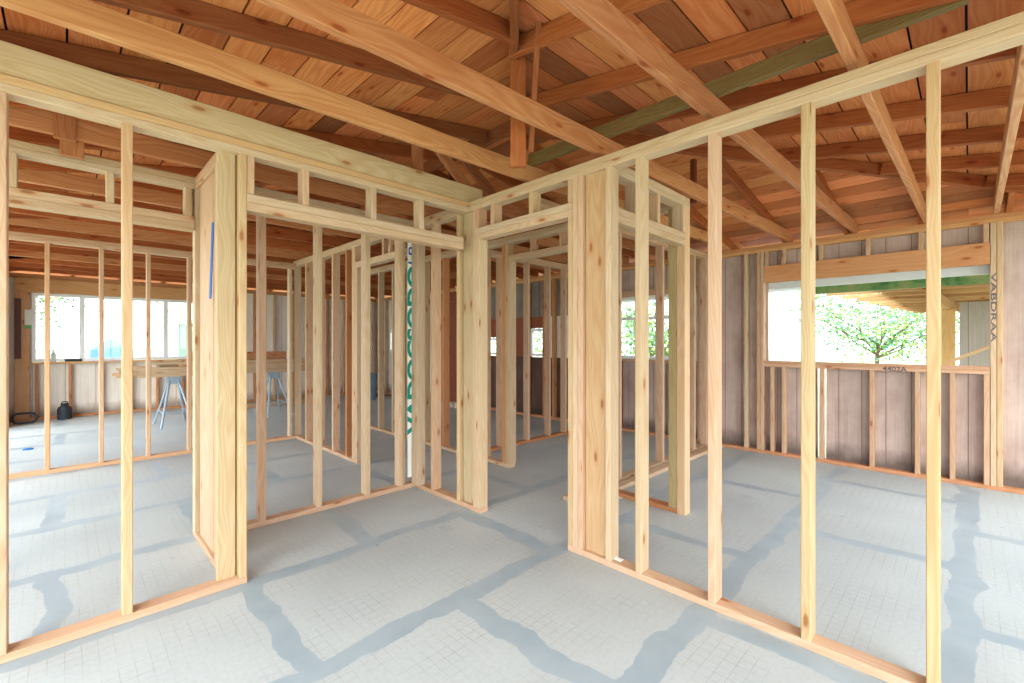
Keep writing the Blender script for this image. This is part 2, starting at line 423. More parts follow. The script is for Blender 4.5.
# hangers and webs
def post(a, b, w, h, label, col=OLD, name='hanging_post', up=(1, -1, 0), group=None):
    return lumber(name, a, b, w, h, up, col, None, 'old', label=label, cat='post', group=group)
post((1.83, 1.80, 2.33), (1.83, 1.80, 3.06), .04, .088, 'wide red-brown post hanging behind the joist near the top centre', srgb(176, 108, 62), up=(1, -1, 0))
post((1.935, 1.80, 2.45), (1.73, 1.55, 3.0), .03, .032, 'thin stick hanging beside the wide red-brown post', srgb(160, 98, 58))
post((1.93, 2.985, 2.64), (1.93, 2.985, 2.98), .038, .089, 'short post under the dark rafter above the left top plate', TIE, up=(1, 0, 0))
post((1.72, 3.60, 2.64), (1.72, 3.60, 3.03), .038, .089, 'short post under the second dark rafter beyond the left top plate', TIE, up=(1, 0, 0))
lumber('diagonal_brace', (2.03, 3.02, 3.0), (2.45, 3.02, 2.65), .038, .089, (1, 0, 1), TIE, None, 'old', label='diagonal brace beside the short post above the left top plate', cat='brace')
lumber('diagonal_brace', (1.80, 3.64, 3.02), (2.25, 3.64, 2.65), .038, .089, (1, 0, 1), TIE, None, 'old', label='diagonal brace beside the second short post beyond the left top plate', cat='brace')
post((2.64, 3.48, 2.5), (2.64, 3.48, 3.05), .038, .07, 'dark red post under the ridge above the door opening', srgb(118, 56, 36), up=(1, 0, 0))
lumber('diagonal_brace', (2.62, 3.30, 3.05), (3.2, 3.30, 2.64), .038, .1, (1, 0, 1), TIE, None, 'old', label='wide diagonal brace falling right from the ridge above the door opening', cat='brace')
post((3.74, 1.62, 2.5), (3.74, 1.62, 2.86), .038, .05, 'dark red post under the right hip rafter', srgb(120, 62, 38), up=(1, 0, 0))
for k_ in range(5):
    post((2.64, 4.25 + .8 * k_, 2.5), (2.64, 4.25 + .8 * k_, 3.05), .038, .07, 'brown post under the ridge over the rear rooms', OLD, up=(1, 0, 0), group='ridge posts over the rear rooms')
# short blocks hung on the nearer joist at far left
lumber('wood_block', (.0, 3.56, 2.47), (.0, 3.56, 2.62), .09, .035, (0, 1, 0), TIE, None, 'old', label='upper short wood block under the joist at far left', cat='wood block')
lumber('wood_block', (.03, 3.62, 2.40), (.03, 3.62, 2.52), .10, .035, (0, 1, 0), TIE, None, 'old', label='lower short wood block resting on the left doorway plate', cat='wood block')

# ------------------------------------------------------------------ interior stud walls
# A: left front wall with closet opening
A = Frame((-.69, 2.82, 0), 'X', 2.82, 'front left stud wall with two open bays and a headed closet opening')
A.bottom(-.69, .72); A.top(-.69, 2.294, col=GREENISH[2], col2=srgb(212, 178, 134), over=(0, 0))
A.v(-.209, col=PINK); A.v(.195, col=[srgb(210, 178, 140)]); A.v(.682, col=YELLOW); A.v(-.62)
A.v(.588, .676, d0=.048, d1=.086, col=[srgb(200, 180, 144)], label='wide plank face of the corner post')
A.header(.72, 2.25); 
A.v(.722, .758, 2.166, col=NEW, name='cripple_stud'); A.v(1.02, None, 2.166, name='cripple_stud'); A.v(1.465, None, 2.166, name='cripple_stud'); A.v(1.845, None, 2.166, name='cripple_stud', col=GREENISH)
lumber('loose_board', (-.33, 2.852, ZT + .072), (2.46, 2.852, ZT + .072), .038, .14, (0, 0, 1), srgb(206, 186, 150), None, label='long pale board standing on edge on the left top plate', cat='board')

# B + C: right wall with the door opening
B = Frame((2.295, 1.8, 0), 'Y', 2.295, 'right-hand stud wall running past the camera, with a headed door opening at its left')
B.bottom(-.69, 1.812); B.bottom(2.68, 3.60)
B.top(-.69, 3.70, col=GREENISH[0], col2=GREENISH[1])
for y, c_ in ((.075, [srgb(204, 174, 132)]), (.481, [srgb(198, 176, 136)]), (.885, PINK), (1.291, GREENISH)): B.v(y, col=c_)
B.v(-.37, col=NEW); B.v(-.66)
B.v(1.774, 1.812, col=YELLOW, z1=2.14, name='door_trimmer'); B.v(1.735, 1.773, col=NEW); B.v(1.696, 1.734, col=PINK)
B.v(1.53, 1.694, d0=.03, d1=.068, col=[srgb(202, 170, 130)], label='wide knotty plank between the door studs')
B.v(1.49, 1.528, col=GREENISH)
B.header(1.774, 2.72, 2.14, 2.228)
B.v(1.774, 1.812, 2.229, col=NEW, name='cripple_stud')
B.v(2.516, None, 2.229, name='cripple_stud', col=PINK); B.v(2.118, None, 2.229, name='cripple_stud', col=YELLOW)
B.v(2.69, 2.728, 2.229, name='cripple_stud', col=PINK)
B.v(2.682, 2.722, z1=2.14, col=GREENISH, name='door_trimmer'); B.v(2.723, 2.761, col=NEW)
B.v(2.762, 2.92, d0=.03, d1=.068, col=[srgb(192, 174, 140)], label='wide greenish plank in the door post')
B.v(2.93, 2.97, col=YELLOW); B.v(3.302, col=PINK); B.v(3.50, 3.594, d0=-.036, d1=.052, col=NEW, label='corner post covering part of the printed strip')

# closet back wall
K = Frame((.95, 3.6, 0), 'X', 3.60, 'closet back stud wall behind the left opening, with slim widely spaced studs')
K.bottom(.72, 2.294); K.top(.72, 2.28)
K.v(1.0, 1.044, col=PINK); K.v(1.41, 1.45, col=GREENISH); K.v(1.815, 1.86, col=GREENISH); K.v(2.14, 2.178, col=NEW)
K.v(2.18, 2.218, d0=.03, d1=.089, col=NEW)
pr = boxes('wrapped_strip', [(2.222, 2.335, 3.5975, 3.5995, .10, 2.37)], M['label'], K.root, label='white printed strip with green letters')
def text(txt, loc, rot, size, mat, parent, name='lettering', ext=.0008):
    cu = bpy.data.curves.new(name, 'FONT'); cu.body = txt; cu.size = size; cu.extrude = ext; cu.align_x = 'LEFT'; cu.align_y = 'CENTER'
    cu.offset = .004 * (size / .1) if mat.name == 'green_ink' else .001 * size / .1
    o = bpy.data.objects.new(name, cu); COL.objects.link(o); o.rotation_euler = rot
    cu.materials.append(mat)
    if parent: o.parent = parent; o.location = Vector(loc) - wpos(parent)
    else: o.location = loc
    return o
R90 = math.radians(90)
text('VADOCSODO', (2.288, 3.597, .50), (R90, -R90, 0), .165, M['green_ink'], pr).scale = (1.45, 1, 1)
text('LP', (2.278, 3.597, 2.04), (R90, -R90, 0), .12, M['blue_ink'], pr).scale = (1.4, 1, 1)

# left return wall
L = Frame((.63, 3.3, 0), 'Y', .63, 'short return stud wall behind the left corner post, with a blue tape strip')
L.bottom(2.912, 3.79); L.top(2.912, 3.79, col=PINK)
L.v(3.71, 3.785, col=GREENISH); L.v(3.27, 3.65, d0=.02, d1=.05, col=PINK, label='wide pinkish plank'); L.v(3.11, 3.15, col=PINK); L.v(2.915, 2.95)
lumber('blue_tape', (.6285, 3.24, 1.60), (.6285, 3.17, 2.05), .003, .045, (0, 1, 0), srgb(25, 105, 185), L.root, mat='pine', label='strip of blue tape').data.materials[0] = M['blue_tape']

# doorway frame behind the left wall (header only)
N = Frame((-.69, 3.7, 0), 'X', 3.70, 'plate and header of the wide opening behind the front left bays')
N.h(-.69, .628, ZB, ZB + T - .0005, 'top_plate', NEW); N.h(-.69, .628, ZB + T, ZT, 'top_plate', GREENISH)
N.header(-.65, .628, 2.095, 2.19)
for x in (-.225, .18, .575): N.v(x, None, 2.191, name='cripple_stud', col=GREENISH)
N.v(-.685, None, 0, 2.095, name='trimmer_stud')

# D: far partition parallel to A
Dw = Frame((-.69, 6.55, 0), 'X', 6.55, 'far left stud wall in front of the rear window room')
Dw.bottom(-.69, 2.27, col=[srgb(214, 172, 134)]); Dw.top(-.69, 2.27, zb=2.34, col=PINK)
for x in (-.55, -.144, .263, .66, 1.045, 1.46, 1.866): Dw.v(x, z1=2.34, col=PINK + [srgb(214, 172, 134)])
Dw.v(2.19, 2.228, z1=2.34)
# E
E_ = Frame((2.27, 5.6, 0), 'Y', 2.27, 'middle stud wall beyond the closet, its near end at the second doorway')
E_.bottom(4.70, 6.64); E_.top(3.70, 6.64, col=NEW)
for y, c_ in ((6.58, NEW), (6.165, PINK), (5.76, PINK), (5.325, PINK), (4.955, TIE)): E_.v(y, col=c_)
E_.v(4.75, 4.83, d0=.0, col=NEW); E_.v(4.702, 4.745, z1=2.15, col=NEW, name='door_trimmer')
E_.header(3.70, 4.745, 2.15, 2.215); E_.v(4.0, None, 2.216, name='cripple_stud', col=PINK); E_.v(4.12, None, 2.216, name='cripple_stud', col=PINK)
# F : corridor wall right of the passage
Fw = Frame((3.34, 4.3, 0), 'Y', 3.34, 'corridor stud wall seen through the door opening, ending in a doorway')
Fw.bottom(3.42, 6.9, col=NEW); Fw.top(2.30, 6.9, col=NEW)
for y, c_ in ((3.44, YELLOW), (3.80, PINK), (4.575, TIE), (5.0, YELLOW), (5.4, NEW), (5.8, NEW), (6.2, NEW), (6.86, NEW)): Fw.v(y, col=c_)
Fw.v(3.48, 3.53, col=TIE)
Fw.header(2.30, 3.43, 2.19, 2.25); Fw.v(3.08, None, 2.251, name='cripple_stud', col=PINK); Fw.v(2.7, None, 2.251, name='cripple_stud', col=PINK)
Fw.v(3.40, 3.438, 0.04, 2.19, name='door_trimmer', col=NEW)
# H
Hw = Frame((3.43, 4.08, 0), 'X', 4.08, 'cross stud wall seen through the door opening in front of the dark panelled wall')
Hw.bottom(3.43, 5.93, col=TIE); Hw.top(3.43, 5.93, col=PINK)
for x in (3.84, 4.334, 4.76, 5.112, 5.52): Hw.v(x, col=PINK)
# J, K2, I : small closet beyond the right wall
J = Frame((3.39, 1.9, 0), 'Y', 3.39, 'short closet side stud wall ending in a greenish post behind the right wall')
J.bottom(1.60, 2.32, col=TIE); J.v(1.535, 1.60, z0=0, col=[srgb(222, 190, 154)], d0=.0); J.v(1.602, 1.67, z0=T, col=[srgb(178, 162, 118)], d0=-.001)
J.v(1.93, col=YELLOW); J.top(1.535, 2.32, col=NEW)
K2 = Frame((2.39, 1.53, 0), 'X', 1.53, 'header frame over the small closet opening behind the right wall')
K2.h(2.39, 3.385, ZB, ZB + T - .0005, 'top_plate', NEW); K2.h(2.39, 3.385, ZB + T, ZT, 'top_plate', NEW)
K2.header(2.39, 3.385, 2.08, 2.175, col=NEW)
for x in (2.41, 2.66, 2.95, 3.346): K2.v(x, None, 2.176, name='cripple_stud', col=NEW)
I_ = Frame((3.48, 2.33, 0), 'X', 2.33, 'rear closet stud wall reaching the right outer wall')
I_.bottom(3.0, 5.93, col=NEW); I_.top(2.6, 5.93, col=PINK)
for x in (3.15, 3.746, 4.20, 4.604, 5.12, 5.41, 5.77): I_.v(x, col=PINK + TIE)
lumber('floor_board', (3.48, 2.24, .02), (5.93, 2.24, .02), .089, .038, (0, 0, 1), NEW, None, label='pale bottom plank lying on the floor in front of the rear closet wall', cat='board')

# ------------------------------------------------------------------ outer walls
W = Frame((5.95, 1.0, 0), 'Y', 5.95, 'right outer stud wall with bare window opening and brown siding', cat='wall', kind='structure', name='wall_right')
WX = 5.95
WZ = 2.49
W.h(-.69, 11.3, 0, T - .0005, 'bottom_plate', [srgb(204, 150, 112)])
W.h(-.69, 11.3, 2.412, 2.45, 'top_plate', [srgb(220, 170, 120)]); W.h(-.69, 11.3, 2.4505, 2.488, 'top_plate', [srgb(206, 150, 104)])
def wv(y0, y1=None, **k):
    k.setdefault('z1', 2.412); return W.v(y0, y1, **k)
# right window opening Y -.135..1.70, Z 1.11..2.045
W.h(-.135, 1.725, 2.045, 2.24, 'header', [srgb(214, 158, 112)])
W.h(-.135, 1.725, 1.04, 1.075, 'window_sill', [srgb(214, 176, 148)]); sillb = W.h(-.135, 1.725, 1.0755, 1.112, 'window_sill', [srgb(206, 164, 134)])
wv(-.175, -.137, col=[srgb(214, 190, 160)]); wv(-.215, -.177, col=[srgb(212, 184, 146)])
wv(-.62, col=PINK)
wv(1.727, 1.765, col=PINK); wv(1.768, 1.806, col=PINK); wv(1.91, 1.948, col=GREENISH)
wv(-.133, -.095, z1=1.04, name='cripple_stud', col=PINK)
for y in (.09, .337, .69, 1.13, 1.50, 1.62): wv(y, z1=1.04, name='cripple_stud', col=PINK)
for y in (-.13, .31, .72, 1.135, 1.50, 1.68): wv(y, z0=2.241, name='cripple_stud', col=PINK)
wv(2.26, col=PINK)
# second window opening 2.57..3.9
W.h(2.53, 3.94, 2.0, 2.09, 'header', PINK); W.h(2.53, 3.94, 1.04, 1.078, 'window_sill', PINK)
for y in (2.49, 3.942): wv(y, col=PINK)
for y in (2.9, 3.3, 3.7): wv(y, z1=1.04, name='cripple_stud', col=DARK)
for y in (4.5, 5.0, 5.215, 5.605, 6.1, 6.26, 6.79, 7.4): wv(y, col=TIE)
for y in (8.6, 9.0, 9.42, 9.8, 10.25, 10.7, 11.1): wv(y, col=NEW + TIE)
sx0, sx1 = 6.041, 6.056
boxes('siding', [(sx0, sx1, -.75, -.135, -.05, 2.5), (sx0, sx1, -.135, 1.12, -.05, 1.05), (sx0, sx1, 1.20, 1.70, -.05, 1.05),
    (sx0, sx1, -.135, 1.70, 2.06, 2.5), (sx0, sx1, 1.70, 2.55, -.05, 2.5)], M['siding_brown'], W.root)
boxes('siding', [(sx0, sx1, 2.55, 3.92, -.05, 1.06), (sx0, sx1, 2.55, 3.92, 2.04, 2.5), (sx0, sx1, 3.92, 4.5, -.05, 2.5)], M['siding_brown'], W.root)
boxes('siding', [(sx0, sx1, 4.5, 7.5, -.05, 1.06)], M['siding_dark'], W.root)
boxes('siding', [(sx0, sx1, 4.5, 5.25, 1.78, 2.5), (sx0, sx1, 5.25, 6.3, 1.78, 2.5), (sx0, sx1, 6.3, 7.5, 1.78, 2.5)], M['siding_grey'], W.root)
boxes('siding', [(sx0, sx1, 4.5, 5.25, 1.06, 1.78)], M['siding_white'], W.root)
boxes('siding', [(sx0, sx1, 5.25, 5.6, 1.58, 1.78), (sx0, sx1, 5.6, 6.3, 1.06, 1.78), (sx0, sx1, 6.3, 6.78, 1.42, 1.78), (sx0, sx1, 6.78, 7.5, 1.06, 1.78)], M['red_brown'], W.root)
boxes('siding', [(sx0, sx1, 8.4, 10.05, -.05, 2.5), (sx0, sx1, 10.05, 10.6, -.05, 1.08), (sx0, sx1, 10.05, 10.6, 1.62, 2.5), (sx0, sx1, 10.6, 11.3, -.05, 2.5)], M['siding_white'], W.root)
text('VABDRAA', (5.949, -.156, 1.96), (R90, R90, -R90), .046, M['black_ink'], W.root).scale = (3.0, 1, 1)
text('4402A', (5.949, .62, 1.06), (R90, 0, -R90), .07, M['black_ink'], W.root)
# window frames
def win(idx, axis, c, t0, t1, z0, z1, muls=(), rails=(), label='', fw=.045, th=.06):
    loc = (c, (t0 + t1) / 2, z0) if axis == 'Y' else ((t0 + t1) / 2, c, z0)
    r = empty('window_%d' % idx, loc, kind='structure', label=label)
    def bx(a, b, za, zb): return (c, c + th, a, b, za, zb) if axis == 'Y' else (a, b, c, c + th, za, zb)
    L_ = [bx(t0, t1, z0, z0 + fw), bx(t0, t1, z1 - fw, z1), bx(t0, t0 + fw, z0 + fw, z1 - fw), bx(t1 - fw, t1, z0 + fw, z1 - fw)]
    for m in muls: L_.append(bx(m - fw * .7, m + fw * .7, z0 + fw, z1 - fw))
    for m in rails: L_.append(bx(t0 + fw, t1 - fw, m - fw * .5, m + fw * .5))
    boxes('window_frame', L_, M['vinyl'], r)
    g = (c + th / 2 - .003, c + th / 2 + .003)
    boxes('glass_pane', [((g[0], g[1], t0 + fw, t1 - fw, z0 + fw, z1 - fw) if axis == 'Y' else (t0 + fw, t1 - fw, g[0], g[1], z0 + fw, z1 - fw))], M['glass'], r)
win(2, 'Y', 6.0, 2.56, 3.91, 1.08, 2.0, (3.12,), (1.68,), 'white framed window with a transom rail seen between the closet studs')
win(3, 'Y', 6.0, 5.26, 5.59, 1.08, 1.57, (), (), 'small window in the dark panelled wall')
win(4, 'Y', 6.0, 6.31, 6.77, 1.08, 1.41, (), (), 'second small window in the dark panelled wall')
win(5, 'Y', 6.0, 10.06, 10.59, 1.09, 1.61, (), (), 'small window near the far corner of the right wall')
boxes('trim_1', [(6.057, 6.10, -.2, 1.78, 1.965, 2.06)], M['white'], kind='structure', label='white outside trim at the head of the right window opening')
d1 = empty('door_1', (6.0, 7.9, 0), kind='structure', label='red-brown door frame beyond the corridor')
boxes('door_frame', [(5.96, 6.06, 7.5, 7.56, 0, 2.2), (5.96, 6.06, 8.34, 8.4, 0, 2.2), (5.96, 6.06, 7.5, 8.4, 2.2, 2.41)], M['red_brown'], d1)
boxes('door_panel', [(6.02, 6.05, 7.56, 8.2, .0, 2.2)], M['red_brown'], d1)

# rear wall
R = Frame((2.6, 11.2, 0), 'X', 11.2, 'rear outer stud wall with a wide white window', cat='wall', kind='structure', name='wall_rear')
R.h(-.75, 5.95, 0, T - .0005, 'bottom_plate', TIE)
R.h(-.75, 5.95, 2.412, 2.45, 'top_plate', TIE); R.h(-.75, 5.95, 2.4505, 2.488, 'top_plate', TIE)
R.h(-.60, 2.72, 2.18, 2.411, 'header', [srgb(216, 168, 118)])
R.h(-.40, 2.66, .95, .985, 'window_sill', [srgb(226, 180, 130)])
R.v(-.60, -.42, z1=2.18, d0=0, col=[srgb(214, 172, 130)]); R.v(2.68, 2.74, z1=2.18, col=TIE)
x = -.36
while x < 2.6:
    R.v(x, z1=.95, name='cripple_stud', col=TIE); x += .41
x = 3.0
while x < 5.9:
    R.v(x, z1=2.412, col=TIE + NEW); x += .41
boxes('siding', [(-.8, -.40, 11.291, 11.306, -.05, 2.5), (-.40, 2.66, 11.291, 11.306, -.05, .96), (-.40, 2.66, 11.291, 11.306, 2.18, 2.5), (2.66, 6.06, 11.291, 11.306, -.05, 2.5)], M['siding_white'], R.root)
win(1, 'X', 11.22, -.40, 2.66, .99, 2.175, (.225, 1.43), (), 'wide white window of three panes in the rear wall', .05, .07)
# left outer wall, only its rear corner near the left edge
LW = Frame((-.78, 10.9, 0), 'Y', -.78, 'left outer stud wall near the rear corner', cat='wall', kind='structure', name='wall_left')
LW.h(10.3, 11.2, 0, T - .0005, 'bottom_plate', TIE); LW.h(-.69, 11.2, 2.412, 2.488, 'top_plate', TIE)
for y in (10.32, 10.7, 11.0): LW.v(y, z1=2.412, col=TIE)
for y in (-.69, 1.6, 3.0, 5.0, 6.6, 8.1): LW.v(y, z0=0, z1=2.412, col=TIE)
boxes('siding', [(-.80, -.785, 10.3, 11.29, -.05, 2.5)], M['siding_white'], LW.root)
# near side wall: plate and corner studs carrying the joists and rafters
SW = Frame((2.6, -.78, 0), 'X', -.78, 'near side outer wall frame beside the camera', cat='wall', kind='structure', name='wall_near')
SW.h(-.69, 6.04, 2.412, 2.488, 'top_plate', TIE); SW.h(4.5, 6.04, 0, T, 'bottom_plate', TIE)
for x in (-.72, 1.0, 2.6, 4.5, 5.2, 5.96): SW.v(x, z0=T if x > 4.4 else 0, z1=2.412, col=TIE)

# ------------------------------------------------------------------ things in the rear room
def tube(V, F, a, b, r0, r1, n=8):
    a = Vector(a); b = Vector(b); d = (b - a).normalized()
    u = d.orthogonal().normalized(); s = d.cross(u); m = len(V)
    for P_, r in ((a, r0), (b, r1)):
        for i in range(n):
            t = 2 * math.pi * i / n; V.append(P_ + (u * math.cos(t) + s * math.sin(t)) * r)
    for i in range(n):
        j = (i + 1) % n; F.append((m + i, m + j, m + n + j, m + n + i))
    F.append(tuple(m + i for i in reversed(range(n)))); F.append(tuple(m + n + i for i in range(n)))
def tubes(name, segs, mat, parent=None, n=8, **kw):
    V = []; F = []
    for s_ in segs: tube(V, F, *s_, n=n)
    o = mesh_obj(name, V, F, mat, parent, loc=parent and wpos(parent) or segs[0][0]); tag(o, **kw); return o
def lathe(name, prof, loc, mat, parent=None, n=20, **kw):
    V = []; F = []
    for r, z in prof:
        for i in range(n):
            t = 2 * math.pi * i / n; V.append((loc[0] + r * math.cos(t), loc[1] + r * math.sin(t), loc[2] + z))
    for k_ in range(len(prof) - 1):
        for i in range(n):
            j = (i + 1) % n; F.append((k_ * n + i, k_ * n + j, (k_ + 1) * n + j, (k_ + 1) * n + i))
    F.append(tuple(reversed(range(n)))); F.append(tuple((len(prof) - 1) * n + i for i in range(n)))
    o = mesh_obj(name, V, F, mat, parent, loc=loc, smooth=False); tag(o, **kw); return o

jug = empty('water_jug', (0.0, 11.0, 0), label='black insulated jug standing on the floor under the rear window', cat='jug')
lathe('jug_body', [(.085, 0), (.095, .015), (.095, .17), (.08, .21), (.05, .23)], (0, 11.0, 0), M['black'], jug)
lathe('jug_lid', [(.05, 0), (.05, .035), (.04, .045)], (0, 11.0, .23), M['black'], jug)
tubes('jug_handle', [((-.045, 11.0, .25), (-.03, 11.0, .30), .008, .008), ((-.03, 11.0, .30), (.03, 11.0, .30), .008, .008), ((.03, 11.0, .30), (.045, 11.0, .25), .008, .008)], M['black'], jug)
# strap loop
ring = []
for i in range(16):
    a0, a1 = 2 * math.pi * i / 16, 2 * math.pi * (i + 1) / 16
    f_ = lambda t: (-.46 + .13 * math.copysign(abs(math.cos(t)) ** .5, math.cos(t)), 10.75 + .03 * math.sin(t), .10 + .075 * math.copysign(abs(math.sin(t)) ** .5, math.sin(t)))
    ring.append((f_(a0), f_(a1), .018, .018))
tubes('strap_loop', ring, M['black'], label='black loop of strap on the floor by the left corner', cat='strap')
lathe('paint_mark', [(.05, 0), (.045, .012)], (-.324, 8.21, 0), M['blue_tape'], label='small blue spot of tape on the bright floor', cat='tape')
o = boxes('metal_panel', [(-.595, -.52, 11.15, 11.19, 1.05, 2.06)], M['dark_brown'], label='narrow dark brown panel fixed by the left end of the rear window', cat='panel')
st = empty('paper_label', (-.44, 11.19, 1.56), label='white and green sticker on the orange post beside the rear window', cat='sticker')
boxes('paper', [(-.48, -.40, 11.192, 11.197, 1.62, 1.88)], M['label'], st); boxes('green_print', [(-.48, -.40, 11.192, 11.197, 1.56, 1.619)], M['green_label'], st)
b_ = lathe('bottle', [(.035, 0), (.035, .13), (.015, .17), (.015, .21)], (-.14, 11.22, .986), M['clear'], label='clear bottle standing on the rear window sill', cat='bottle')
boxes('tool_case', [(.0, .22, 11.205, 11.218, .986, 1.03)], M['black'], label='dark flat item on the rear window sill beside the bottle', cat='tool')
def sawhorse(x, y, label):
    r = empty('sawhorse', (x, y, 0), label=label, cat='sawhorse')
    zt = .80
    boxes('top_bracket', [(x - .10, x + .10, y - .03, y + .03, zt - .14, zt - .02)], M['steel'], r)
    for sx in (-1, 1):
        for sy in (-1, 1):
            V = []; F = []; tube(V, F, (x + sx * .05, y + sy * .0, zt - .05), (x + sx * .21, y + sy * .38, 0), .018, .016)
            mesh_obj('leg', V, F, M['steel'], r)
    tubes('cross_bar', [((x - .16, y - .27, .22), (x - .16, y + .27, .22), .012, .012), ((x + .16, y - .27, .22), (x + .16, y + .27, .22), .012, .012), ((x - .16, y - .27, .22), (x + .16, y - .27, .22), .012, .012)], M['steel'], r)
    return r
sawhorse(1.25, 9.0, 'steel folding sawhorse under the left end of the lumber stack')
sawhorse(2.75, 9.05, 'steel folding sawhorse under the right part of the lumber stack')
for lay in range(6):
    zz = .79 + .0385 * lay
    for q in range(4 if lay < 3 else 3 if lay < 5 else 2):
        x0 = (.55 if lay < 4 else 1.0) + random.uniform(-.1, .3); x1 = 3.3 + random.uniform(-.1, .3)
        yy = 8.80 + q * .0955
        lumber('stacked_board', (x0, yy, zz + .0185), (x1, yy, zz + .0185), .088, .037, (0, 0, 1), NEW + [srgb(214, 172, 134)], None, label='board in the lumber stack lying across the two sawhorses', cat='board', group='boards stacked on the sawhorses')
lumber('short_board', (1.45, 8.86, 1.092), (2.9, 8.86, 1.092), .036, .14, (0, 0, 1), [srgb(190, 136, 98)], None, label='brown board on edge on top of the lumber stack', cat='board')
lumber('short_board', (.72, 8.80, .96), (.90, 8.80, .96), .086, .03, (0, 0, 1), NEW, None, label='small wood offcut on the left end of the lumber stack', cat='board')
for q, (x0, x1, y_, z_) in enumerate([(2.3, 4.0, 10.2, .02), (2.5, 4.1, 10.32, .02), (2.4, 3.9, 10.25, .058)]):
    lumber('floor_lumber', (x0, y_, z_), (x1, y_, z_), .089, .038, (0, 0, 1), NEW, None, label='board lying on the floor behind the sawhorses', cat='board', group='boards on the floor behind the sawhorses')
bn = empty('trash_bin', (5.0, 9.75, 0), label='blue-grey plastic bin near the far corner', cat='bin')
lathe('bin_body', [(.15, 0), (.19, .56)], (5.0, 9.75, 0), M['blue_bin'], bn); lathe('bin_rim', [(.205, 0), (.205, .04), (.19, .045)], (5.0, 9.75, .56), M['blue_bin'], bn)
for q in range(9):
    a_ = random.uniform(-.15, .15); cx, cy = 5.45, 10.05 + .115 * q; l_ = random.uniform(.15, .3)
    lumber('scrap_stick', (cx - l_ * math.cos(a_), cy - l_ * math.sin(a_) * .3, .014), (cx + l_ * math.cos(a_), cy + l_ * math.sin(a_) * .3, .014), .06, .026, (0, 0, 1), DARK + OLD, None, 'old', label='broken brown wood scrap on the floor at the far corner', cat='wood scrap', group='wood scraps in the far corner')
for q in range(6):
    cx, cy = 5.62 + .13 * (q % 2), 7.1 + .14 * (q // 2); l_ = random.uniform(.04, .055)
    lumber('wood_offcut', (cx - l_, cy, .05), (cx + l_, cy, .05), .09, .098, (0, 0, 1), [srgb(230, 224, 205), srgb(120, 120, 90)], None, label='offcut block in the debris group beyond the corridor', cat='wood scrap', group='offcuts beyond the corridor')
# paper tags left on the plates
for (x, y, z, l) in ((3.37, 2.1, .002, 'crumpled white paper scrap at the small closet side wall'), (2.345, 1.47, T, 'white tag on the bottom plate beside the knotty plank')):
    o = lumber('paper_scrap', (x, y - .025, z + .004), (x, y + .025, z + .006), .035, .006, (0, 0, 1), NEW, None, label=l, cat='paper'); o.data.materials[0] = M['label']

# ------------------------------------------------------------------ outdoors
# neighbouring wing beyond the right window: joisted porch roof, post, siding
for q in range(9):
    xx = 7.35 + .72 * q
    lumber('porch_joist', (xx, -3.2, 1.985), (xx, 1.40 - .09 * (xx - 6.9), 1.985), .05, .055, (0, 0, 1), [srgb(206, 166, 118), srgb(190, 146, 100)], None, label='tan joist under the porch roof outside the right window', cat='joist', group='porch roof joists')
lumber('porch_beam', (6.95, -3.2, 2.03), (6.95, 1.47, 2.03), .06, .15, (0, 0, 1), [srgb(120, 120, 70)], None, label='moss-green beam outside the top of the right window', cat='beam').data.materials[0] = M['green_beam']
boxes('porch_roof', [(6.99, 13.4, -3.2, .85, 2.014, 2.05)], M['siding_dark'], label='porch roof deck over the tan joists outside', cat='roof')  # deck coloured dark to stand in for the shade between the joists
lumber('porch_post', (8.2, .30, -.13), (8.2, .30, 1.79), .10, .10, (0, 1, 0), [srgb(226, 196, 140)], None, label='pale porch post outside the right window', cat='post')
lumber('porch_post', (8.9, .20, -.13), (8.9, .20, 1.79), .14, .14, (0, 1, 0), [srgb(206, 170, 116)], None, label='tan porch post standing behind the pale one outside', cat='post')
lumber('porch_girder', (7.4, .30, 1.862), (9.5, .19, 1.862), .10, .13, (0, 0, 1), [srgb(190, 150, 104)], None, label='girder resting on the porch posts outside', cat='beam')
lumber('wooden_brace', (8.3, .22, 1.05), (8.3, -1.3, 1.9), .04, .07, (1, 0, 0), [srgb(206, 176, 140)], None, label='diagonal brace from the porch post outside', cat='brace')
boxes('shed_wall', [(9.6, 9.75, -4.0, .10, -.13, 1.93)], M['siding_out'], label='pale siding wall of the neighbouring wing outside', cat='building')
lumber('eave_bracket', (6.2, 1.55, 2.07), (6.9, 1.95, 2.07), .035, .06, (0, 0, 1), [srgb(235, 238, 236)], None, label='white bracket under the eave outside the right window', cat='bracket').data.materials[0] = M['white']
boxes('eave_soffit', [(6.11, 6.85, 1.25, 4.6, 2.14, 2.16), (6.93, 6.96, 1.50, 4.6, 2.02, 2.16)], M['white'], label='white eave soffit outside the left end of the right window', cat='soffit')

